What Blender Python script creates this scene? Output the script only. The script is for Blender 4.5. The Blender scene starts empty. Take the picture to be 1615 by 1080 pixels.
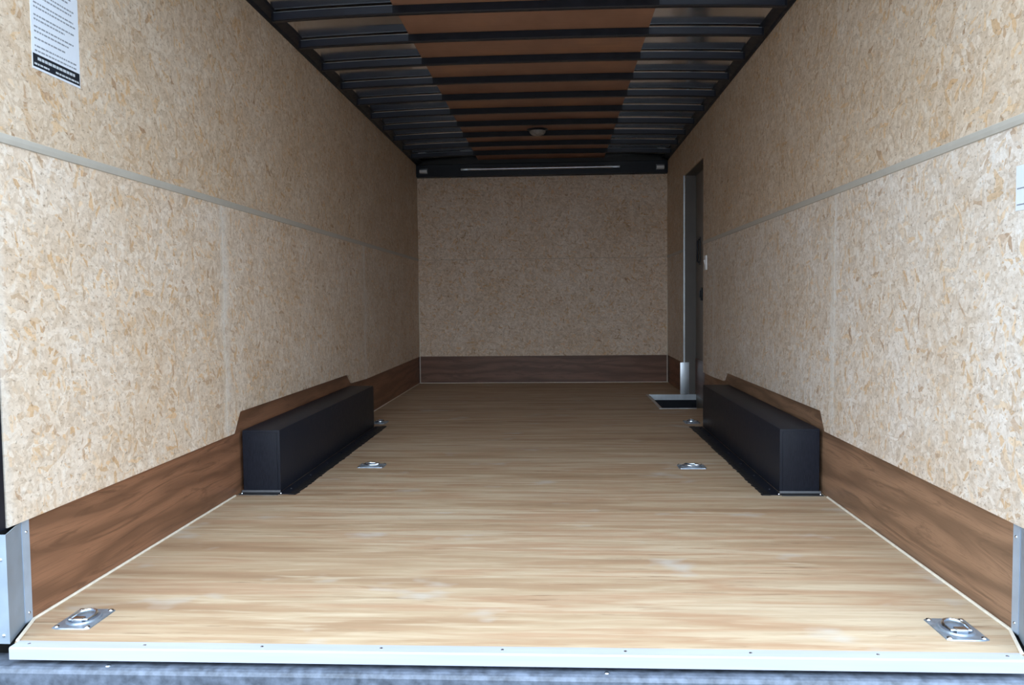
import bpy, bmesh, math, random
from mathutils import Matrix, Vector
random.seed(7)
S = bpy.context.scene
C = S.collection

# ------------------------------------------------------------------ camera
# trailer axes: X right, Y into the trailer (rear opening at Y = 0), Z up from the floor
def set_camera():
    f, yaw, pitch, roll = 1274.2, .0541, -.0517, -.0106
    loc = Vector((.1296, -1.8472, .8132))
    fw = Vector((-math.sin(yaw)*math.cos(pitch), math.cos(yaw)*math.cos(pitch), math.sin(pitch)))
    r0 = Vector((math.cos(yaw), math.sin(yaw), 0)); u0 = r0.cross(fw)
    r = math.cos(roll)*r0 + math.sin(roll)*u0; u = -math.sin(roll)*r0 + math.cos(roll)*u0
    cd = bpy.data.cameras.new('camera'); cam = bpy.data.objects.new('camera', cd); C.objects.link(cam)
    cd.sensor_fit = 'HORIZONTAL'; cd.sensor_width = 36; cd.lens = f/1615*36; cd.clip_start = .05; cd.clip_end = 500
    cam.matrix_world = Matrix(((r.x, u.x, -fw.x, loc.x), (r.y, u.y, -fw.y, loc.y), (r.z, u.z, -fw.z, loc.z), (0, 0, 0, 1)))
    S.camera = cam
set_camera()

# ------------------------------------------------------------------ light: an overcast sky outside the open rear
W = bpy.data.worlds.new('overcast_sky'); S.world = W; W.use_nodes = True
def overcast():
    # bright overcast: a little brighter towards the zenith, the same all round
    t = W.node_tree; bg = t.nodes['Background']; bg.inputs[0].default_value = (.76, .89, 1.0, 1)
    tc = t.nodes.new('ShaderNodeTexCoord'); sp = t.nodes.new('ShaderNodeSeparateXYZ'); t.links.new(tc.outputs['Generated'], sp.inputs[0])
    mx = t.nodes.new('ShaderNodeMath'); mx.operation = 'MAXIMUM'; mx.inputs[1].default_value = 0; t.links.new(sp.outputs[2], mx.inputs[0])
    ma = t.nodes.new('ShaderNodeMath'); ma.operation = 'MULTIPLY_ADD'; ma.inputs[1].default_value = .40; ma.inputs[2].default_value = 1.05
    t.links.new(mx.outputs[0], ma.inputs[0]); t.links.new(ma.outputs[0], bg.inputs[1])
overcast()
S.view_settings.view_transform = 'Standard'; S.view_settings.look = 'None'
S.view_settings.gamma = 1; S.view_settings.use_curve_mapping = False
S.view_settings.exposure = 1.84
S.cycles.use_denoising = True
S.cycles.max_bounces = 8; S.cycles.diffuse_bounces = 7; S.cycles.glossy_bounces = 4; S.cycles.adaptive_threshold = .02

# ------------------------------------------------------------------ materials
class NT:
    def __init__(s, name):
        s.m = bpy.data.materials.new(name); s.m.use_nodes = True; s.t = s.m.node_tree
        s.b = s.t.nodes['Principled BSDF']
    def n(s, typ, **kw):
        nd = s.t.nodes.new(typ)
        for k, v in kw.items(): setattr(nd, k, v)
        return nd
    def put(s, sock, v):
        if isinstance(v, bpy.types.NodeSocket): s.t.links.new(v, sock)
        elif v is not None: sock.default_value = v
    def math(s, op, a, b=None, c=None, clamp=False):
        nd = s.n('ShaderNodeMath', operation=op, use_clamp=clamp)
        s.put(nd.inputs[0], a); s.put(nd.inputs[1], b)
        if c is not None: s.put(nd.inputs[2], c)
        return nd.outputs[0]
    def mix(s, fac, a, b, mode='MIX'):
        nd = s.n('ShaderNodeMix', data_type='RGBA', blend_type=mode)
        s.put(nd.inputs[0], fac)
        s.put(nd.inputs[6], a if isinstance(a, bpy.types.NodeSocket) else (*a, 1))
        s.put(nd.inputs[7], b if isinstance(b, bpy.types.NodeSocket) else (*b, 1))
        return nd.outputs[2]
    def ramp(s, fac, stops, interp='LINEAR'):
        nd = s.n('ShaderNodeValToRGB'); cr = nd.color_ramp; cr.interpolation = interp
        while len(cr.elements) < len(stops): cr.elements.new(.5)
        for e, (p, c) in zip(cr.elements, stops): e.position = p; e.color = (*c, 1) if len(c) == 3 else c
        s.put(nd.inputs[0], fac); return nd.outputs[0]
    def uv(s, ax):
        """object-space coordinates laid flat: ax = which two axes, shifted for every object"""
        tc = s.n('ShaderNodeTexCoord'); sp = s.n('ShaderNodeSeparateXYZ'); s.put(sp.inputs[0], tc.outputs['Object'])
        oi = s.n('ShaderNodeObjectInfo'); r = s.math('MULTIPLY', oi.outputs['Random'], 37.0)
        cb = s.n('ShaderNodeCombineXYZ')
        s.put(cb.inputs[0], s.math('ADD', sp.outputs['XYZ'.index(ax[0])], r))
        s.put(cb.inputs[1], s.math('ADD', sp.outputs['XYZ'.index(ax[1])], r))
        return cb.outputs[0]
    def mapv(s, v, scale=(1, 1, 1), rot=0, loc=(0, 0, 0)):
        nd = s.n('ShaderNodeMapping'); s.put(nd.inputs[0], v)
        nd.inputs[1].default_value = loc; nd.inputs[2].default_value = (0, 0, rot); nd.inputs[3].default_value = scale
        return nd.outputs[0]
    def noise(s, v, scale=5, detail=3, rough=.5, dist=0, out=0):
        nd = s.n('ShaderNodeTexNoise', noise_dimensions='2D'); s.put(nd.inputs['Vector'], v)
        nd.inputs['Scale'].default_value = scale; nd.inputs['Detail'].default_value = detail
        nd.inputs['Roughness'].default_value = rough; nd.inputs['Distortion'].default_value = dist
        return nd.outputs[out]
    def bump(s, h, strength=.3, dist=.002):
        nd = s.n('ShaderNodeBump'); nd.inputs['Strength'].default_value = strength; nd.inputs['Distance'].default_value = dist
        s.put(nd.inputs['Height'], h); s.put(s.b.inputs['Normal'], nd.outputs[0])
    def fin(s, col=None, rough=None, metal=0, spec=None):
        if col is not None: s.put(s.b.inputs['Base Color'], col if isinstance(col, bpy.types.NodeSocket) else (*col, 1))
        if rough is not None: s.put(s.b.inputs['Roughness'], rough)
        s.b.inputs['Metallic'].default_value = metal
        if spec is not None: s.b.inputs['Specular IOR Level'].default_value = spec
        return s.m

def osb(name, ax, tint=(1, 1, 1), edge=0):
    """oriented strand board: layered random flakes, each with its own tone and grain"""
    t = NT(name); v0 = t.uv(ax)
    wob = t.noise(v0, 14, 3, .6, out=1)
    vs = t.n('ShaderNodeVectorMath', operation='MULTIPLY_ADD'); t.put(vs.inputs[0], wob)
    vs.inputs[1].default_value = (.034, .034, 0); t.put(vs.inputs[2], v0); v = vs.outputs[0]
    best = None; tone = None; hue = None
    for i, (ang, ln, wd) in enumerate([(.1, .058, .013), (.75, .045, .011), (1.45, .05, .012), (2.2, .055, .013)]):
        rt = t.mapv(v, (1, 1, 1), ang); m = t.mapv(rt, (1/ln, 1/wd, 1), 0, (i*3.1, i*7.7, 0))
        vo = t.n('ShaderNodeTexVoronoi', voronoi_dimensions='2D', feature='F1'); t.put(vo.inputs['Vector'], m); vo.inputs['Scale'].default_value = 1
        sp = t.n('ShaderNodeSeparateColor'); t.put(sp.inputs[0], vo.outputs['Color'])
        if best is None: best, tone, hue = sp.outputs[0], sp.outputs[1], sp.outputs[2]
        else:
            g = t.math('GREATER_THAN', sp.outputs[0], best)
            def sel(a, b):
                nd = t.n('ShaderNodeMix', data_type='FLOAT'); t.put(nd.inputs[0], g); t.put(nd.inputs[2], a); t.put(nd.inputs[3], b); return nd.outputs[0]
            tone, hue = sel(tone, sp.outputs[1]), sel(hue, sp.outputs[2]); best = t.math('MAXIMUM', best, sp.outputs[0])
    fz = t.noise(t.mapv(v0, (1, 1, 1), .5), 95, 3, .7)
    tone = t.math('ADD', t.math('MULTIPLY', tone, .46), t.math('MULTIPLY', fz, .60))
    c = t.ramp(tone, [(.05, (.43, .33, .245)), (.2, (.54, .44, .345)), (.45, (.635, .54, .445)), (.7, (.71, .625, .535)), (1.0, (.80, .745, .68))])
    c2 = t.ramp(hue, [(0, (.72, .60, .50)), (.03, (.90, .82, .73)), (.08, (1, 1, 1)), (.82, (1, 1, 1)), (.92, (.99, .88, .73)), (1, (.95, .78, .58))])
    c = t.mix(1, c, c2, 'MULTIPLY')
    big = t.noise(v0, 2.6, 3, .6)
    c = t.mix(1, c, t.ramp(big, [(.3, (.95, .90, .84)), (.7, (1.05, 1.06, 1.08))]), 'MULTIPLY')
    spk = t.noise(t.mapv(v0, (1, 1.6, 1)), 60, 2, .6)
    c = t.mix(t.ramp(spk, [(.25, (.6, .6, .6)), (.36, (0, 0, 0))]), c, (.25, .19, .14))
    c = t.mix(t.ramp(t.noise(t.mapv(v0, (1, .8, 1), .3), 28, 3, .6), [(.60, (0, 0, 0)), (.74, (.5, .5, .5))]), c, (.80, .76, .70))
    mid = t.noise(t.mapv(v, (1, 1.5, 1), .4), 36, 4, .7, .8)
    c = t.mix(1, c, t.ramp(mid, [(.28, (.78, .74, .70)), (.46, (1, 1, 1)), (.68, (1.07, 1.07, 1.07))]), 'MULTIPLY')
    c = t.mix(1, c, tint, 'MULTIPLY')
    if edge:   # panel edges rubbed pale
        tc = t.n('ShaderNodeTexCoord'); sg = t.n('ShaderNodeSeparateXYZ'); t.put(sg.inputs[0], tc.outputs['Generated'])
        d = t.math('MINIMUM', sg.outputs[1], t.math('SUBTRACT', 1.0, sg.outputs[1]))
        e = t.math('MULTIPLY', t.ramp(d, [(.0, (1,)*3), (.012, (.7,)*3), (.026, (0,)*3)]), t.ramp(big, [(.3, (.2,)*3), (.6, (edge,)*3)]))
        c = t.mix(e, c, (.80, .785, .76))
    t.bump(spk, .12, .001)
    return t.fin(c, .6, spec=.3)

def plyfloor():
    t = NT('floor_plywood'); v = t.uv('XY')
    sp = t.n('ShaderNodeSeparateXYZ'); t.put(sp.inputs[0], v)
    veneer = t.noise(t.mapv(v, (.45, 5.5, 1)), 1, 3, .6)
    streak = t.noise(t.mapv(v, (2.0, 21, 1), 0, (3, 9, 0)), 1, 3, .6, .3)
    fine = t.noise(t.mapv(v, (2.6, 52, 1)), 1, 5, .72, .25)
    hair = t.noise(t.mapv(v, (9, 210, 1)), 1, 3, .6)
    wav = t.n('ShaderNodeTexWave', wave_type='BANDS', bands_direction='Y', wave_profile='SIN')
    t.put(wav.inputs['Vector'], t.mapv(v, (.28, 3.0, 1))); wav.inputs['Scale'].default_value = 1.3; wav.inputs['Distortion'].default_value = 9
    wav.inputs['Detail'].default_value = 4; wav.inputs['Detail Scale'].default_value = .8; wav.inputs['Detail Roughness'].default_value = .65
    c = t.ramp(veneer, [(.28, (.47, .33, .225)), (.40, (.60, .46, .325)), (.47, (.70, .585, .44)), (.53, (.62, .44, .31)), (.60, (.71, .60, .46)), (.68, (.78, .68, .54)), (.78, (.58, .44, .32))])
    c = t.mix(t.ramp(wav.outputs[0], [(.0, (.35, .35, .35)), (.3, (0, 0, 0))]), c, (.52, .36, .24))
    c = t.mix(t.ramp(streak, [(.28, (.8,)*3), (.46, (0,)*3)]), c, (.56, .385, .265))
    c = t.mix(t.ramp(streak, [(.54, (0,)*3), (.72, (.85,)*3)]), c, (.79, .69, .54))
    patch = t.noise(t.mapv(v, (.9, 3.0, 1), 0, (5, 3, 0)), 1.3, 2, .5)
    dk = t.math('MULTIPLY', t.ramp(fine, [(.27, (1, 1, 1)), (.40, (0, 0, 0))]), t.ramp(patch, [(.45, (.2,)*3), (.60, (1,)*3)]))
    c = t.mix(dk, c, (.33, .22, .145))
    c = t.mix(t.ramp(fine, [(.60, (0, 0, 0)), (.74, (.6, .6, .6))]), c, (.80, .71, .56))
    c = t.mix(t.ramp(hair, [(.3, (.25, .25, .25)), (.45, (0, 0, 0))]), c, (.38, .26, .175))
    scuff = t.noise(t.mapv(v, (1.9, 3.0, 1), .1), 1.5, 3, .6)
    c = t.mix(t.ramp(scuff, [(.63, (0, 0, 0)), (.76, (.65, .65, .65))]), c, (.72, .72, .71))
    c = t.mix(1, c, (.78, .725, .67), 'MULTIPLY')
    return t.fin(c, t.ramp(scuff, [(.4, (.48,)*3), (.7, (.6,)*3)]), spec=.22)

def plykick(name, ax, base):
    t = NT(name); v = t.uv(ax)
    wav = t.n('ShaderNodeTexWave', wave_type='BANDS', bands_direction='Y', wave_profile='SIN')
    t.put(wav.inputs['Vector'], t.mapv(v, (.42, 2.2, 1))); wav.inputs['Scale'].default_value = 1.5; wav.inputs['Distortion'].default_value = 13
    wav.inputs['Detail'].default_value = 3; wav.inputs['Detail Scale'].default_value = 1.0; wav.inputs['Detail Roughness'].default_value = .6
    ring = t.noise(t.mapv(v, (1.8, 17, 1)), 1, 4, .68, 2.2)
    hair = t.noise(t.mapv(v, (6, 240, 1)), 1, 3, .6)
    b = Vector(base)
    c = t.ramp(wav.outputs[0], [(0, b*.70), (.4, b*.95), (1, b*1.14)])
    c = t.mix(t.ramp(ring, [(.32, (.75,)*3), (.48, (0,)*3)]), c, b*.52)
    c = t.mix(t.ramp(hair, [(.3, (.45,)*3), (.5, (0,)*3)]), c, b*.6)
    return t.fin(c, .42, spec=.3)

def plyceil():
    t = NT('ceiling_plywood'); v = t.uv('XY')
    a = t.noise(t.mapv(v, (1.6, 1.1, 1)), 1.5, 4, .6)
    g = t.noise(t.mapv(v, (3, 50, 1)), 1, 4, .6)
    c = t.ramp(a, [(.3, (.28, .145, .095)), (.55, (.35, .19, .127)), (.75, (.43, .225, .132))])
    c = t.mix(t.ramp(g, [(.3, (.5,)*3), (.5, (0,)*3)]), c, (.27, .15, .10))
    return t.fin(c, .5)

def plain(name, col, rough=.5, metal=0, var=.12, sc=30, bump=0, ax='XY', stretch=(1, 1, 1), spec=None):
    t = NT(name); tc = t.n('ShaderNodeTexCoord'); m = t.mapv(tc.outputs['Object'], stretch)
    nd = t.n('ShaderNodeTexNoise'); t.put(nd.inputs['Vector'], m); nd.inputs['Scale'].default_value = sc; nd.inputs['Detail'].default_value = 4
    c = Vector(col)
    cc = t.ramp(nd.outputs[0], [(.3, c*(1-var)), (.7, c*(1+var))])
    rr = t.ramp(nd.outputs[0], [(.3, (max(rough-.07, .02),)*3), (.7, (rough+.07,)*3)])
    if bump: t.bump(nd.outputs[0], bump, .002)
    return t.fin(cc, rr, metal, spec)

M = {}
M['osb_up'] = osb('strand_board_tan', 'YZ', (.965, .925, .875))
M['osb_low_left'] = osb('strand_board_cream', 'YZ', (1.07, 1.055, 1.05), .5)
M['osb_low_right'] = osb('strand_board_grey', 'YZ', (1.05, 1.085, 1.15), .5)
M['osb_back'] = osb('strand_board_back', 'XZ', (1.12, 1.06, 1.03))
M['floor'] = plyfloor()
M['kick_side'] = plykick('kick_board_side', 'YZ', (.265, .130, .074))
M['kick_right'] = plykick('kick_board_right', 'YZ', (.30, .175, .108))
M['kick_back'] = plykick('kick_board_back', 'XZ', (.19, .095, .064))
M['ceil_ply'] = plyceil()
M['black'] = plain('black_satin_steel', (.010, .012, .020), .38, 0, .2, 25, spec=.35)
M['box'] = plain('black_powder_coat', (.014, .016, .025), .45, 0, .3, 60, .08, stretch=(8, 8, .6), spec=.18)
M['tar'] = plain('black_sealant', (.012, .012, .014), .55, 0, .4, 60, .5)
M['sheet'] = plain('galvanised_roof_sheet', (.78, .79, .82), .12, 1, .08, 3)
M['alu'] = plain('mill_aluminium', (.62, .66, .72), .38, 1, .08, 20, stretch=(1, 1, .2))
M['galv'] = plain('galvanised_plate', (.33, .40, .49), .42, .35, .16, 9)
M['galvdark'] = plain('dull_steel', (.16, .17, .19), .5, 1, .1, 20)
M['sheen'] = plain('blue_bow_sheen', (.022, .028, .048), .34, 0, .25, 8, stretch=(.6, 4, 4))  # colour carries the bluish sheen on the outer bow ends
M['zinc'] = plain('zinc_plated_steel', (.66, .72, .80), .22, 1, .12, 40)
M['zincpan'] = plain('zinc_pan', (.38, .46, .57), .36, .7, .15, 60)
M['strip'] = plain('light_zinc_strip', (.44, .53, .66), .40, .35, .10, 14)
M['whitealu'] = plain('bright_sill_aluminium', (.44, .47, .57), .35, 0, .05, 15, stretch=(.2, 4, 4))
M['caulk'] = plain('cream_caulk', (.80, .74, .64), .55, 0, .08, 40)
M['batten'] = plain('greige_vinyl_strip', (.50, .475, .43), .45, 0, .05, 20)
M['white'] = plain('white_plastic', (.80, .82, .86), .4, 0, .03, 20)
M['paper'] = plain('coated_paper', (.76, .82, .93), .45, 0, .02, 20)
M['ink'] = plain('grey_print', (.26, .29, .34), .5, 0, .1, 300)
M['band'] = plain('black_print', (.015, .02, .03), .45, 0, .1, 30)
M['bandtext'] = plain('pale_print', (.55, .60, .66), .5, 0, .1, 300)
M['red'] = plain('red_print', (.45, .02, .06), .45, 0, .1, 30)
M['lens'] = plain('frosted_lens', (.26, .245, .24), .3, 0, .04, 20)
M['bumper'] = plain('dusty_black_bumper', (.115, .14, .19), .42, .2, .45, 40, .3)
M['doorskin'] = plain('grey_door_skin', (.21, .185, .165), .45, 0, .06, 6)
M['frame'] = plain('grey_brown_jamb', (.13, .115, .105), .5, 0, .08, 6)
M['outer'] = plain('outer_skin', (.05, .05, .055), .5, 0, .05, 6)
M['ground'] = plain('pale_gravel_yard', (.17, .17, .168), .9, 0, .2, 6)

# ------------------------------------------------------------------ helpers
def link(name, me, mat, parent=None, loc=(0, 0, 0), rot=(0, 0, 0)):
    o = bpy.data.objects.new(name, me); C.objects.link(o)
    if mat is not None and len(me.materials) == 0: me.materials.append(M[mat])
    o.location = loc; o.rotation_euler = rot
    if parent is not None: o.parent = parent
    return o
def empty(name, loc, rot=(0, 0, 0)):
    o = bpy.data.objects.new(name, None); C.objects.link(o); o.location = loc; o.rotation_euler = rot
    o.empty_display_size = .05; return o
def tag(o, label=None, cat=None, group=None, kind=None):
    for k, v in (('label', label), ('category', cat), ('group', group), ('kind', kind)):
        if v: o[k] = v
    return o
def bm_box(bm, x0, x1, y0, y1, z0, z1, bevel=0):
    vs = [bm.verts.new((x, y, z)) for x in (x0, x1) for y in (y0, y1) for z in (z0, z1)]
    fs = [(0, 1, 3, 2), (4, 6, 7, 5), (0, 4, 5, 1), (2, 3, 7, 6), (0, 2, 6, 4), (1, 5, 7, 3)]
    faces = [bm.faces.new([vs[i] for i in f]) for f in fs]
    if bevel:
        es = list({e for f in faces for e in f.edges})
        bmesh.ops.bevel(bm, geom=es, offset=bevel, segments=2, affect='EDGES', profile=.6)
def bm_prism(bm, pts, axis, a, b):
    """extrude a polygon pts in the plane normal to axis (0,1,2) from a to b; pts in the order of remaining axes"""
    def mk(p, d):
        l = [p[0], p[1]]; l.insert(axis, d); return bm.verts.new(l)
    A = [mk(p, a) for p in pts]; B = [mk(p, b) for p in pts]; n = len(pts)
    bm.faces.new(A); bm.faces.new(B[::-1])
    for i in range(n): bm.faces.new((A[i], B[i], B[(i+1) % n], A[(i+1) % n]))
def bm_dome(bm, c, r, h, axis=2, sign=1, seg=10, rings=3, flat=1):
    """shallow dome on a plane, bulging along sign*axis"""
    rows = []
    for k in range(rings):
        a = k/rings*math.pi/2; rr = r*math.cos(a); hh = h*math.sin(a); row = []
        for i in range(seg):
            t = 2*math.pi*i/seg; l = [rr*math.cos(t), rr*math.sin(t)*flat]; l.insert(axis, sign*hh)
            row.append(bm.verts.new(Vector(c)+Vector(l)))
        rows.append(row)
    l = [0, 0]; l.insert(axis, sign*h); top = bm.verts.new(Vector(c)+Vector(l))
    for a, b in zip(rows, rows[1:]):
        for i in range(seg): bm.faces.new((a[i], a[(i+1) % seg], b[(i+1) % seg], b[i]))
    for i in range(seg): bm.faces.new((rows[-1][i], rows[-1][(i+1) % seg], top))
    bm.faces.new(rows[0][::-1])
def bm_tube(bm, pts, r, seg=8, closed=False):
    pts = [Vector(p) for p in pts]; n = len(pts); rings = []
    for i, p in enumerate(pts):
        a = pts[(i-1) % n] if (closed or i) else p; b = pts[(i+1) % n] if (closed or i < n-1) else p
        d = (b-a).normalized(); ref = Vector((0, 0, 1)) if abs(d.z) < .9 else Vector((1, 0, 0))
        s = d.cross(ref).normalized(); u = s.cross(d)
        rings.append([bm.verts.new(p+r*(math.cos(2*math.pi*k/seg)*s+math.sin(2*math.pi*k/seg)*u)) for k in range(seg)])
    for i in range(n if closed else n-1):
        A, B = rings[i], rings[(i+1) % n]
        for k in range(seg): bm.faces.new((A[k], A[(k+1) % seg], B[(k+1) % seg], B[k]))
    if not closed: bm.faces.new(rings[0][::-1]); bm.faces.new(rings[-1])
def done(bm, name, smooth=False):
    bmesh.ops.recalc_face_normals(bm, faces=bm.faces[:])
    me = bpy.data.meshes.new(name); bm.to_mesh(me); bm.free()
    if smooth:
        for p in me.polygons: p.use_smooth = True
        try: me.set_sharp_from_angle(angle=math.radians(35))
        except Exception: pass
    return me
def make(name, mat, fn, parent=None, loc=(0, 0, 0), rot=(0, 0, 0), smooth=False):
    bm = bmesh.new(); fn(bm); return link(name, done(bm, name, smooth), mat, parent, loc, rot)
def box(name, mat, x0, x1, y0, y1, z0, z1, parent=None, bevel=0, org=(0, 0, 0)):
    """box given in scene coordinates; origin at its centre; org = parent's location"""
    c = Vector(((x0+x1)/2, (y0+y1)/2, (z0+z1)/2))
    return make(name, mat, lambda bm: bm_box(bm, x0-c.x, x1-c.x, y0-c.y, y1-c.y, z0-c.z, z1-c.z, bevel), parent, c-Vector(org), smooth=bool(bevel))
def slab(name, mat, pts, axis, a, b, parent=None, bevel=0, org=(0, 0, 0)):
    """extruded polygon in scene coordinates with its origin at the centre"""
    u = sum(p[0] for p in pts)/len(pts); w = sum(p[1] for p in pts)/len(pts)
    l = [u, w]; l.insert(axis, (a+b)/2); c = Vector(l); d = (a+b)/2
    def fn(bm):
        bm_prism(bm, [(p[0]-u, p[1]-w) for p in pts], axis, a-d, b-d)
        if bevel: bmesh.ops.bevel(bm, geom=bm.edges[:], offset=bevel, segments=1, affect='EDGES')
    return make(name, mat, fn, parent, c-Vector(org))
def struct(o): o['kind'] = 'structure'; return o

H = 1.23; L = 6.112; KT = .268; BZ = 1.222; WT = 2.145; SEAM = (1.385, 3.83)
DY0, DY1, DZ = 4.20, 5.10, 1.85      # side door opening
SX, SY0, SY1 = .915, 4.19, 5.08      # step well

# ------------------------------------------------------------------ the setting
struct(box('ground', 'ground', -60, 60, -80, 60, -.62, -.56))

# floor: joist deck and the plywood sheets on it, cut out at the step well
def deck(bm):
    bm_box(bm, -H-.05, H+.05, .14, SY0-.012, -.08, -.02); bm_box(bm, -H-.05, SX-.012, SY0-.012, SY1+.012, -.08, -.02)
    bm_box(bm, -H-.05, H+.05, SY1+.012, L+.05, -.08, -.02); bm_box(bm, -1.17, 1.17, 0, .14, -.08, -.02)
floor = struct(make('floor', 'outer', deck))
g = .0012
ys = [0, 1.2192, 2.4384, 3.6576, 4.8768, L]
for i, (a, b) in enumerate(zip(ys, ys[1:])):
    def sheet(bm, i=i, a=a, b=b):
        z0, z1 = -.02, 0
        if i == 0:
            P = [(-1.184, g), (1.184, g), (H, .135), (H, b-g), (-H, b-g), (-H, .135)]
        elif i == 3: P = [(-H, a+g), (H, a+g), (H, SY0), (SX, SY0), (SX, b-g), (-H, b-g)]
        elif i == 4: P = [(-H, a+g), (SX, a+g), (SX, SY1), (H, SY1), (H, b), (-H, b)]
        else: P = [(-H, a+g), (H, a+g), (H, b-g), (-H, b-g)]
        m = (a+b)/2
        bm_prism(bm, [(x, y-m) for x, y in P], 2, z0, z1)
    make('plywood_sheet', 'floor', sheet, floor, (0, (a+b)/2, 0))

# side walls: outer skin, strand board panels with a notch over the wheel boxes, joint strip
def notch(a, b, side):
    if side < 0: n = [(1.455, KT), (1.522, .352), (3.32, .345), (3.42, KT+.012)]
    else: n = [(1.485, KT), (1.54, .345), (3.385, .338), (3.47, KT+.008)]
    return [(a, KT)] + n + [(b, KT), (b, BZ), (a, BZ)]
def side_wall(s):
    nm = 'wall_left' if s < 0 else 'wall_right'
    def skin(bm):
        x0, x1 = sorted((s*(H+.016), s*(H+.06)))
        if s < 0: bm_box(bm, x0, x1, 0, L+.06, -.08, 2.25)
        else:
            bm_box(bm, x0, x1, 0, DY0-.03, -.08, 2.25); bm_box(bm, x0, x1, DY1+.03, L+.06, -.08, 2.25); bm_box(bm, x0, x1, DY0-.03, DY1+.03, DZ+.03, 2.25)
    w = struct(make(nm, 'outer', skin))
    xa, xb = s*(H-.010), s*(H+.001)
    ed = [.042, SEAM[0], SEAM[1], L-.002]
    for i in range(3):
        a, b = ed[i]+.0015, ed[i+1]-.0015
        lo = notch(a, b, s) if i == 1 else [(a, KT), (b, KT), (b, BZ), (a, BZ)]
        up = [(a, BZ+.004), (b, BZ+.004), (b, WT), (a, WT)]
        if s > 0 and i == 2:
            lo = [(a, KT), (DY0, KT), (DY0, BZ), (a, BZ)]
            up = [(a, BZ+.004), (DY0, BZ+.004), (DY0, DZ), (DY1, DZ), (DY1, BZ+.004), (b, BZ+.004), (b, WT), (a, WT)]
            slab('strand_board_panel', 'osb_low_right', [(DY1, KT), (b, KT), (b, BZ), (DY1, BZ)], 0, xa, xb, w)
        slab('strand_board_panel', 'osb_low_left' if s < 0 else 'osb_low_right', lo, 0, xa, xb, w)
        slab('strand_board_panel', 'osb_up', up, 0, xa, xb, w)
    runs = [(.042, L-.01)] if s < 0 else [(.042, DY0-.002), (DY1+.002, L-.01)]
    for a, b in runs:
        P = [(xa, BZ-.011), (xa-s*.0035, BZ-.009), (xa-s*.0045, BZ+.002), (xa-s*.0035, BZ+.013), (xa, BZ+.015)]
        m = (a+b)/2
        make('joint_strip', 'batten', lambda bm: bm_prism(bm, P, 1, a-m, b-m), w, (0, m, 0))
    return w
wl = side_wall(-1); wr = side_wall(1)

wb = struct(box('wall_back', 'outer', -H-.06, H+.06, L+.016, L+.06, -.08, 2.25))
ob = wb.location
box('strand_board_panel', 'osb_back', -H+.0105, H-.0105, L-.006, L+.004, KT, BZ-.001, wb, 0, ob)
box('strand_board_panel', 'osb_back', -H+.0105, H-.0105, L-.004, L+.004, BZ+.001, 2.022, wb, 0, ob)
for s in (-1, 1):
    box('corner_bead', 'caulk', s*(H-.016) if s > 0 else -(H-.0106), s*(H-.0106) if s > 0 else -(H-.016), L-.013, L-.007, .01, .9, wb, 0, ob)

# kick boards
def kick(s):
    nm = 'baseboard_left' if s < 0 else 'baseboard_right'
    x0, x1 = sorted((s*(H+.002), s*(H+.014)))
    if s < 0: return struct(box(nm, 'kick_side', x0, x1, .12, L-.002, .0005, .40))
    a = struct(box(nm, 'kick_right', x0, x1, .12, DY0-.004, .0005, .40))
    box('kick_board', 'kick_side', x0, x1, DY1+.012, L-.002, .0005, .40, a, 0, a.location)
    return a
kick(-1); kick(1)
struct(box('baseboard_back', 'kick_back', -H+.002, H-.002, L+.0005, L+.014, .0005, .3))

# caulk beads along the floor
def bead(name, pts, r=.0045):
    me = make(name, 'caulk', lambda bm: bm_tube(bm, pts, r, 6)); return struct(me)
z = .0028; e = .004
bead('trim_1', [(-1.180, .006, z), (-H+e, .138, z), (-H+e, 1.46, z)])
bead('trim_2', [(-H+e, 3.36, z), (-H+e, L-e, z), (H-e, L-e, z)], .0035)
bead('trim_3', [(1.180, .006, z), (H-e, .138, z), (H-e, 1.46, z)])
bead('trim_4', [(H-e, 3.36, z), (H-e, SY0-.01, z)], .0035)

# rear corner plates: slanted galvanised plates with riveted flanges
def rear_plate(name, s):
    t = .002
    P = [(s*(H-.001), .135), (s*(H-.001), .108), (s*1.189, -.008), (s*1.30, -.008), (s*1.30, -.004), (s*1.192, -.004), (s*(H+.001), .106), (s*(H+.001), .135)]
    o = struct(make(name, 'galv', lambda bm: bm_prism(bm, P, 2, .0, .266)))
    xf0, xf1 = sorted((s*(H-.001), s*(H-.0035)))
    make('riveted_strip', 'strip', lambda bm: bm_box(bm, xf0, xf1, .106, .134, .004, .266), o)
    for zz in (.026, .236):
        make('rivet', 'zinc', lambda bm: bm_dome(bm, (0, 0, 0), .0042, .003, 0, -s), o, (s*(H-.0035), .121, zz), smooth=True)
    for zz in (.02, .205):
        make('rivet', 'zinc', lambda bm: bm_dome(bm, (0, 0, 0), .0045, .003, 1, -1), o, (s*1.204, -.008, zz), smooth=True)
    return o
rear_plate('trim_5', -1); rear_plate('trim_6', 1)
for i, s in enumerate((-1, 1)):
    x0, x1 = sorted((s*1.2205, s*1.34))
    struct(box('trim_%d' % (7+i), 'black', x0, x1, -.003, .038, .2665, 2.26))
struct(box('trim_9', 'black', -1.34, 1.34, -.003, .05, 2.262, 2.40))

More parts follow.
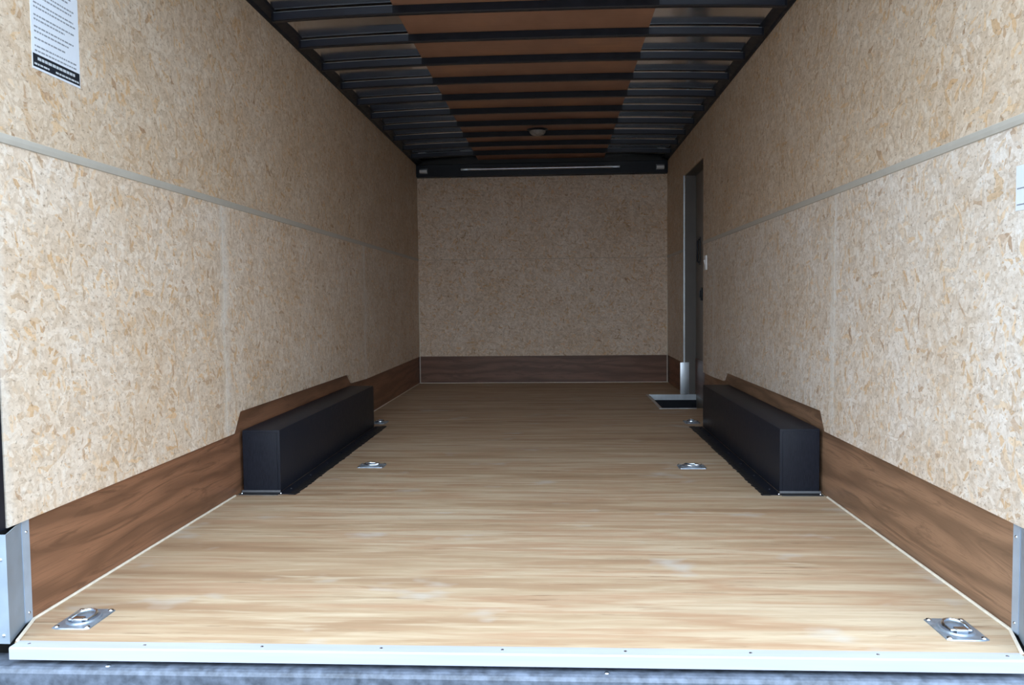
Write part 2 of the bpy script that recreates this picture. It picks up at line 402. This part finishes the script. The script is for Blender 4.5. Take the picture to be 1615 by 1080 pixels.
# ceiling: roof skin, reflective sheet, plywood strip, roof bows, cove rails
def zr(x): return 2.192-.022*(abs(x)/H)**3
N = 24; XS = [-H-.02+2*(H+.02)*i/N for i in range(N+1)]
ceil = struct(box('ceiling', 'outer', -H-.06, H+.06, .052, L+.06, 2.252, 2.27)); oc = ceil.location
def rsheet(bm):
    top = []
    for dz in (0, .004):
        top.append([[bm.verts.new((x-oc.x, y-oc.y, zr(x)+.002+dz-oc.z + .0016*math.sin(y*15.46+2.0)*math.sin(x*2.1+1))) for x in XS] for y in [.03+.0508*k for k in range(120)]])
    for gset in top:
        for r0, r1 in zip(gset, gset[1:]):
            for i in range(N): bm.faces.new((r0[i], r0[i+1], r1[i+1], r1[i]))
make('roof_sheet', 'sheet', rsheet, ceil, smooth=True)
for a, b in ((.05, 1.33), (1.333, 3.77), (3.773, L-.03)):
    def pl(bm, a=a, b=b):
        xs = [-.612+1.224*i/12 for i in range(13)]
        P = [(x, zr(x)-.0045) for x in xs] + [(x, zr(x)-.0005) for x in xs[::-1]]
        bm_prism(bm, [(p, q-2.19) for p, q in P], 1, -(b-a)/2, (b-a)/2)
    make('plywood_panel', 'ceil_ply', pl, ceil, Vector((0, (a+b)/2, 2.19))-oc)
def bowfn(bm):
    xs = [-1.185+2.37*i/20 for i in range(21)]
    prof = [(-.016, -.0065), (-.016, -.040), (-.012, -.0445), (.012, -.0445), (.016, -.040), (.016, -.0065)]
    rows = [[bm.verts.new((x, py, zr(x)+pz-2.19)) for py, pz in prof] for x in xs]
    for r0, r1 in zip(rows, rows[1:]):
        for k in range(len(prof)): bm.faces.new((r0[k], r0[(k+1) % 6], r1[(k+1) % 6], r1[k]))
    bm.faces.new(rows[0]); bm.faces.new(rows[-1][::-1])
bm = bmesh.new(); bowfn(bm); bowme = done(bm, 'roof_bow'); bowme.materials.append(M['black'])
for k in range(-4, 10):
    y = 1.9503+.4064*k
    link('roof_bow', bowme, None, ceil, Vector((0, y, 2.19))-oc)
def bow_strip(bm, s, prof):
    xs = [s*(.613+.56*i/10) for i in range(11)]
    rows = [[bm.verts.new((x, py, zr(x)+pz-2.19)) for py, pz in prof] for x in xs]; n = len(prof)
    for r0, r1 in zip(rows, rows[1:]):
        for k in range(n): bm.faces.new((r0[k], r0[(k+1) % n], r1[(k+1) % n], r1[k]))
    bm.faces.new(rows[0]); bm.faces.new(rows[-1][::-1])
for s in (-1, 1):
    bm = bmesh.new(); bow_strip(bm, s, [(-.0195, -.010), (-.0195, -.040), (-.0165, -.040), (-.0165, -.010)]); m1 = done(bm, 'bow_sheen'); m1.materials.append(M['sheen'])  # added strips: bluish sheen of the bow sides put into colour
    bm = bmesh.new(); bow_strip(bm, s, [(-.0210, -.0055), (-.0210, -.0070), (-.0165, -.0070), (-.0165, -.0055)]); m2 = done(bm, 'bow_light_line'); m2.materials.append(M['galv'])  # added strip stands in for the light line above each bow
    for k in range(-4, 10):
        y = 1.9503+.4064*k
        link('bow_sheen', m1, None, ceil, Vector((0, y, 2.19))-oc); link('bow_light_line', m2, None, ceil, Vector((0, y, 2.19))-oc)
for s in (-1, 1):
    P = [(s*(H+.014), 2.147), (s*(H-.016), 2.147), (s*(H-.019), 2.150), (s*(H-.024), 2.158), (s*(H-.045), 2.164), (s*(H-.062), 2.170), (s*(H-.072), 2.1775), (s*(H+.014), 2.169)]
    make('cove_rail', 'black', lambda bm: bm_prism(bm, [(p, q-2.16) for p, q in P], 1, -3.02, 3.02), ceil, Vector((0, 3.075, 2.16))-oc)
# header across the front wall
hd = struct(make('trim_10', 'black', lambda bm: bm_box(bm, -H+.012, H-.012, -.025, .025, -.06, .06, .006), None, (0, L-.034, 2.085)))

# side door
def frame(bm):
    x0, x1 = H-.009, H+.125
    bm_box(bm, x0+.011, x1, DY0-.028, DY0, KT, DZ+.028); bm_box(bm, x0+.011, x1, DY1, DY1+.028, KT, DZ+.028)
    bm_box(bm, x0+.011, x1, DY0, DY1, DZ, DZ+.028)
    bm_box(bm, H+.0145, x1, DY0-.032, DY0, -.2, KT); bm_box(bm, H+.0145, x1, DY1, DY1+.032, -.2, KT)
door = struct(make('door_1', 'frame', frame))
box('door_panel', 'doorskin', H+.092, H+.115, DY0+.002, DY1-.002, -.2, DZ-.002, door)
box('kick_panel', 'kick_back', H+.086, H+.0915, DY0+.01, DY1-.012, .0, .31, door)
box('jamb_edge', 'alu', H-.0135, H-.003, DY1-.003, DY1+.004, KT, DZ, door)
box('jamb_plate', 'alu', H-.040, H+.036, DY1-.006, DY1+.004, .0, KT+.004, door, .002)
box('jamb_strip', 'alu', H-.009, H+.001, SY1-.006, SY1-.001, -.14, -.001, door)
def grab(bm):
    bm_box(bm, -.006, 0, -.022, .022, -.115, .115, .003); bm_tube(bm, [(-.006, 0, -.095), (-.022, 0, -.085), (-.022, 0, .085), (-.006, 0, .095)], .008, 8)
make('grab_handle', 'black', grab, door, (H+.092, 4.90, 1.205), smooth=True)
def latch(bm):
    bm_box(bm, -.014, 0, -.03, .03, -.052, .052, .004)
dl_ = make('door_latch', 'black', latch, door, (H+.092, 4.80, .85), smooth=True)
make('lever', 'black', lambda bm: bm_box(bm, -.024, -.0141, -.012, .012, -.03, .03, .003), dl_, smooth=True)

# ------------------------------------------------------------------ things
# wheel boxes
def wheel_box(s, y0, y1, label, seed):
    rnd = random.Random(seed); ht = .272
    o = empty('wheel_box', (s*1.14, (y0+y1)/2, 0)); org = o.location
    x0, x1 = sorted((s*1.053, s*(H-.012)))
    bx = box('box_shell', 'box', x0, x1, y0, y1, .004, ht, o, .007, org)
    xi = s*1.053
    # overlapping front cover plate and folded edge
    a, b = sorted((s*1.066, s*(H-.016)))
    box('end_plate', 'box', a, b, y0-.0035, y0-.0002, .012, ht-.012, o, .0012, org)
    # floor flanges
    fa, fb = sorted((xi, s*(1.053-.045)))
    def fl(bm): bm_box(bm, fa-org.x, fb-org.x, y0-.03-org.y, y1+.02-org.y, .0004, .0042)
    make('side_flange', 'box', fl, o)
    fa2, fb2 = sorted((s*1.053, s*(H-.008)))
    make('front_flange', 'galvdark', lambda bm: bm_prism(bm, [(y0-.0036-org.y, .0006), (y0-.045-org.y, .0006), (y0-.045-org.y, .003), (y0-.008-org.y, .004), (y0-.0036-org.y, .012)], 0, fa2-org.x, fb2-org.x), o)
    # ragged sealant strip along the floor
    def seal(bm):
        n = 90; inn = s*(1.053-.044) ; rows = []
        for i in range(n+1):
            y = y0-.036+(y1+.03-y0+.036)*i/n
            w = .030+.004*rnd.random()+(.005 if rnd.random() < .2 else 0)
            rows.append([bm.verts.new((v-org.x, y-org.y, zz)) for v, zz in ((inn, .0004), (inn, .005), (inn-s*w*.8, .0042), (inn-s*w, .0004))])
        for r0, r1 in zip(rows, rows[1:]):
            for k in range(4): bm.faces.new((r0[k], r0[(k+1) % 4], r1[(k+1) % 4], r1[k]))
        bm.faces.new(rows[0]); bm.faces.new(rows[-1][::-1])
    make('sealant_strip', 'tar', seal, o)
    for i in range(7):
        y = y0+.06+(y1-y0-.12)*i/6
        make('screw_head', 'black', lambda bm: bm_dome(bm, (0, 0, 0), .006, .004, 2, 1, 8, 2), o, (s*(1.053-.024)-org.x, y-org.y, .0042), smooth=True)
    for i, y in enumerate((y0-.026, y0-.03)):
        make('screw_head', 'zinc', lambda bm: bm_dome(bm, (0, 0, 0), .005, .004, 2, 1, 8, 2), o, ((s*(1.045), s*(H-.018))[i]-org.x, y-org.y, .004), smooth=True)
    tag(o, label, 'wheel box', 'wheel boxes')
wheel_box(-1, 1.526, 3.32, 'long black steel wheel box against the left wall', 3)
wheel_box(1, 1.53, 3.28, 'long black steel wheel box against the right wall, in front of the side door', 4)

# tie-down rings
def tie_parts():
    parts = {}
    hx, hy, r0 = .045, .060, .034
    bm = bmesh.new(); n = 32
    def border(t):
        c, s_ = math.cos(t), math.sin(t); k = min(hx/max(abs(c), 1e-6), hy/max(abs(s_), 1e-6)); return (k*c, k*s_)
    rings = []
    for spec in ('b0', 'b1', (1.06, .0036), (.98, .0075), (.93, .0078), (.80, .0040), (.55, .0014), (.2, .0008)):
        row = []
        for i in range(n):
            t = 2*math.pi*(i+.5)/n
            if spec == 'b0': x, y = border(t); zz = .0002
            elif spec == 'b1': x, y = border(t); x *= .975; y *= .975; zz = .003
            else: q, zz = spec; x, y = r0*1.05*q*math.cos(t), r0*1.25*q*math.sin(t)
            row.append(bm.verts.new((x, y, zz)))
        rings.append(row)
    for a, b in zip(rings, rings[1:]):
        for i in range(n): bm.faces.new((a[i], a[(i+1) % n], b[(i+1) % n], b[i]))
    bm.faces.new(rings[-1]); bm.faces.new(rings[0][::-1])
    parts['pan'] = done(bm, 'pan', True)
    bm = bmesh.new()
    pts = [(-.021, -.022, .010), (.021, -.022, .010)] + [(.024*math.cos(a), .004+.028*math.sin(a), .010+.004*max(0, math.sin(a))) for a in [math.pi*k/10 for k in range(11)]]
    bm_tube(bm, pts, .0036, 8, True); parts['ring'] = done(bm, 'ring', True)
    bm = bmesh.new(); bm_box(bm, -.013, .013, -.032, -.013, .0015, .0155, .003); parts['hinge_clip'] = done(bm, 'hinge_clip', True)
    bm = bmesh.new(); bm_dome(bm, (0, 0, 0), .0068, .0042, 2, 1, 10, 3); parts['bolt_head'] = done(bm, 'bolt_head', True)
    for k, p in parts.items(): p.materials.append(M['zincpan' if k == 'pan' else 'zinc'])
    return parts
TP = tie_parts()
for (x, y, rz, lab) in [
    (-1.096, .145, 0, 'zinc floor tie-down ring at the open rear, beside the left corner plate'),
    (1.098, .139, 0, 'zinc floor tie-down ring at the open rear, beside the right corner plate'),
    (-.787, 2.09, math.pi/2, 'zinc floor tie-down ring on open floor near the left wheel box'),
    (.782, 2.07, math.pi/2, 'zinc floor tie-down ring on open floor near the right wheel box'),
    (-1.06, 3.52, 0, 'small dim tie-down ring past the far end of the left wheel box'),
    (1.02, 3.50, 0, 'small dim tie-down ring between right wheel box end and step well')]:
    o = empty('tie_down_ring', (x, y, 0), (0, 0, rz)); o.scale = (1.1, 1.1, 1); tag(o, lab, 'tie-down', 'floor tie-down rings')
    link('pan', TP['pan'], None, o); link('ring', TP['ring'], None, o, (0, -.001, 0)); link('hinge_clip', TP['hinge_clip'], None, o)
    for sx in (-1, 1):
        for sy in (-1, 1): link('bolt_head', TP['bolt_head'], None, o, (sx*.036, sy*.050, .003))

# step well by the side door
o = empty('step_well', (SX, (SY0+SY1)/2, 0)); org = o.location; xe = H+.0918
def tub(bm):
    t = .01
    bm_box(bm, SX, SX+t, SY0, SY1, -.2, -.003); bm_box(bm, SX+t, xe, SY0, SY0+t, -.2, -.003)
    bm_box(bm, SX+t, xe, SY1-t, SY1, -.2, -.003); bm_box(bm, SX+t, xe, SY0+t, SY1-t, -.2, -.19)
    for v in bm.verts: v.co -= org
make('tub', 'black', tub, o)
box('edge_angle', 'alu', SX-.02, xe-.002, SY1-.013, SY1-.0102, -.046, .0015, o, 0, org)
box('edge_angle', 'alu', SX-.02, H-.06, SY0-.022, SY0+.002, .0003, .003, o, 0, org)
box('edge_angle', 'alu', SX-.02, SX+.002, SY0+.0025, SY1-.0135, .0003, .003, o, 0, org)
tag(o, 'black recessed step well with aluminium edging at the side door', 'step well')

# safety notice on the left wall
ny0, ny1, nz0, nz1 = .212, .424, 1.430, 1.712
o = empty('safety_notice', (-H+.010, (ny0+ny1)/2, nz0)); tag(o, 'white printed safety notice with black footer, stuck high on the left wall', 'notice')
w2 = (ny1-ny0)/2
make('sheet', 'paper', lambda bm: bm_box(bm, .0002, .0012, -w2, w2, 0, nz1-nz0), o)
fb_ = make('footer_band', 'band', lambda bm: bm_box(bm, .0012, .0015, -w2+.003, w2-.003, .006, .040), o)
make('header_band', 'red', lambda bm: bm_box(bm, .0012, .0015, -w2+.003, w2-.003, .246, .276), o)
rnd = random.Random(11)
def words(bm, y0, y1, z, h, x=.0012):
    y = y0
    while y < y1:
        l = rnd.uniform(.005, .016); l = min(l, y1-y)
        if l > .002: bm_box(bm, x, x+.0003, y, y+l, z-h/2, z+h/2)
        y += l+.0028
def text(bm):
    for zz, y1 in ((.049, .98), (.061, .97), (.081, .72), (.099, .80), (.111, .92), (.130, .70), (.141, .93), (.162, .97), (.173, .92), (.192, .88), (.203, .95), (.222, .8), (.233, .9)):
        words(bm, -w2+.012, -w2+.012+(2*w2-.022)*y1, zz, .0042)
make('printed_text', 'ink', text, o)
def ftext(bm):
    words(bm, -w2+.022, w2-.022, .029, .0075, .0015); words(bm, -w2+.008, -w2+.07, .014, .005, .0015); words(bm, -w2+.098, w2-.008, .014, .005, .0015)
make('footer_text', 'bandtext', ftext, fb_)

# small label on the right wall, at the rear edge
o = empty('wall_label', (H-.010, .09, 1.012)); tag(o, 'pale blue label stuck on the right wall at its rear edge', 'label')
make('sheet', 'paper', lambda bm: bm_box(bm, -.0012, -.0002, -.045, .050, 0, .105), o)
make('printed_line', 'ink', lambda bm: [bm_box(bm, -.0015, -.0012, -.04, .045, q, q+.003) for q in (.012, .05)], o)

# dome light
o = empty('dome_light', (0.0, 4.555, zr(0)-.0452)); tag(o, 'round dome light, switched off, in the middle of the plywood ceiling', 'ceiling light')
def ring(bm):
    bm_dome(bm, (0, 0, .001), .085, .016, 2, -1, 28, 3)
make('base_ring', 'black', ring, o, smooth=True)
make('lens', 'lens', lambda bm: bm_dome(bm, (0, 0, -.012), .066, .036, 2, -1, 28, 6), o, smooth=True)

# light bar and brackets on the front header
o = empty('light_bar', (-.01, L-.06, 2.09)); tag(o, 'long slim light bar on the black header above the front wall', 'light bar')
make('tube', 'alu', lambda bm: bm_tube(bm, [(-.70, -.015, 0), (.70, -.015, 0)], .014, 12), o, smooth=True)
for s in (-1, 1):
    make('end_cap', 'alu', lambda bm: bm_box(bm, s*.735-.034, s*.735+.034, -.022, -.0005, -.009, .009, .003), o, smooth=True)
make('backing_strip', 'black', lambda bm: bm_box(bm, -.72, .72, -.003, .0005, -.022, .012), o)
for s, lab in ((-1, 'silver corner bracket at the left end of the front header'), (1, 'silver corner bracket at the right end of the front header')):
    o = empty('corner_bracket', (s*1.145, L-.06, 2.085)); tag(o, lab, 'bracket', 'header corner brackets')
    make('plate', 'galvdark', lambda bm: bm_box(bm, -.040, .040, -.004, .0005, -.030, .022, .0015), o, smooth=True)
    make('fold', 'white', lambda bm: bm_prism(bm, [(-.0045, -.024), (-.030, -.020), (-.030, .004), (-.026, .004), (-.026, -.016), (-.0045, -.018)], 0, -.036, .036), o)

# light switch beside the door
o = empty('light_switch', (H-.010, 4.075, 1.072)); tag(o, 'white light switch on the right wall beside the side door', 'switch')
cp_ = make('cover_plate', 'white', lambda bm: bm_box(bm, -.012, -.0003, -.036, .036, -.052, .052, .003), o, smooth=True)
make('rocker', 'white', lambda bm: bm_prism(bm, [(-.012, -.02), (-.020, .018), (-.012, .022)], 1, -.012, .012), cp_)

# rear sill and bumper
sill = struct(make('trim_11', 'whitealu', lambda bm: bm_prism(bm, [(.006, .0004), (.006, .0025), (-.030, .0025), (-.033, -.001), (-.033, -.027), (-.029, -.027), (-.029, -.0005)], 0, -1.175, 1.175)))
for i in range(9):
    make('screw_head', 'zinc', lambda bm: bm_dome(bm, (0, 0, 0), .004, .001, 2, 1, 8, 2), sill, (-1.14+i*.285, -.010, .0025), smooth=True)
o = empty('rear_bumper', (0, -.09, -.20)); tag(o, 'dusty black steel bumper beam below the white sill', 'bumper')
make('beam', 'bumper', lambda bm: bm_prism(bm, [(.115, -.15), (.115, .163), (.044, .163), (.036, .160), (.031, .152), (.029, -.15)], 0, -1.45, 1.45), o)
make('lower_lip', 'bumper', lambda bm: bm_prism(bm, [(.0285, .085), (.0285, .10), (-.02, .096), (-.02, .088)], 0, -1.45, 1.45), o)
for i in range(2):
    make('bolt_head', 'zinc', lambda bm: bm_dome(bm, (0, 0, 0), .006, .003, 2, 1, 8, 2), o, (-.93+i*1.17, .052, .163), smooth=True)
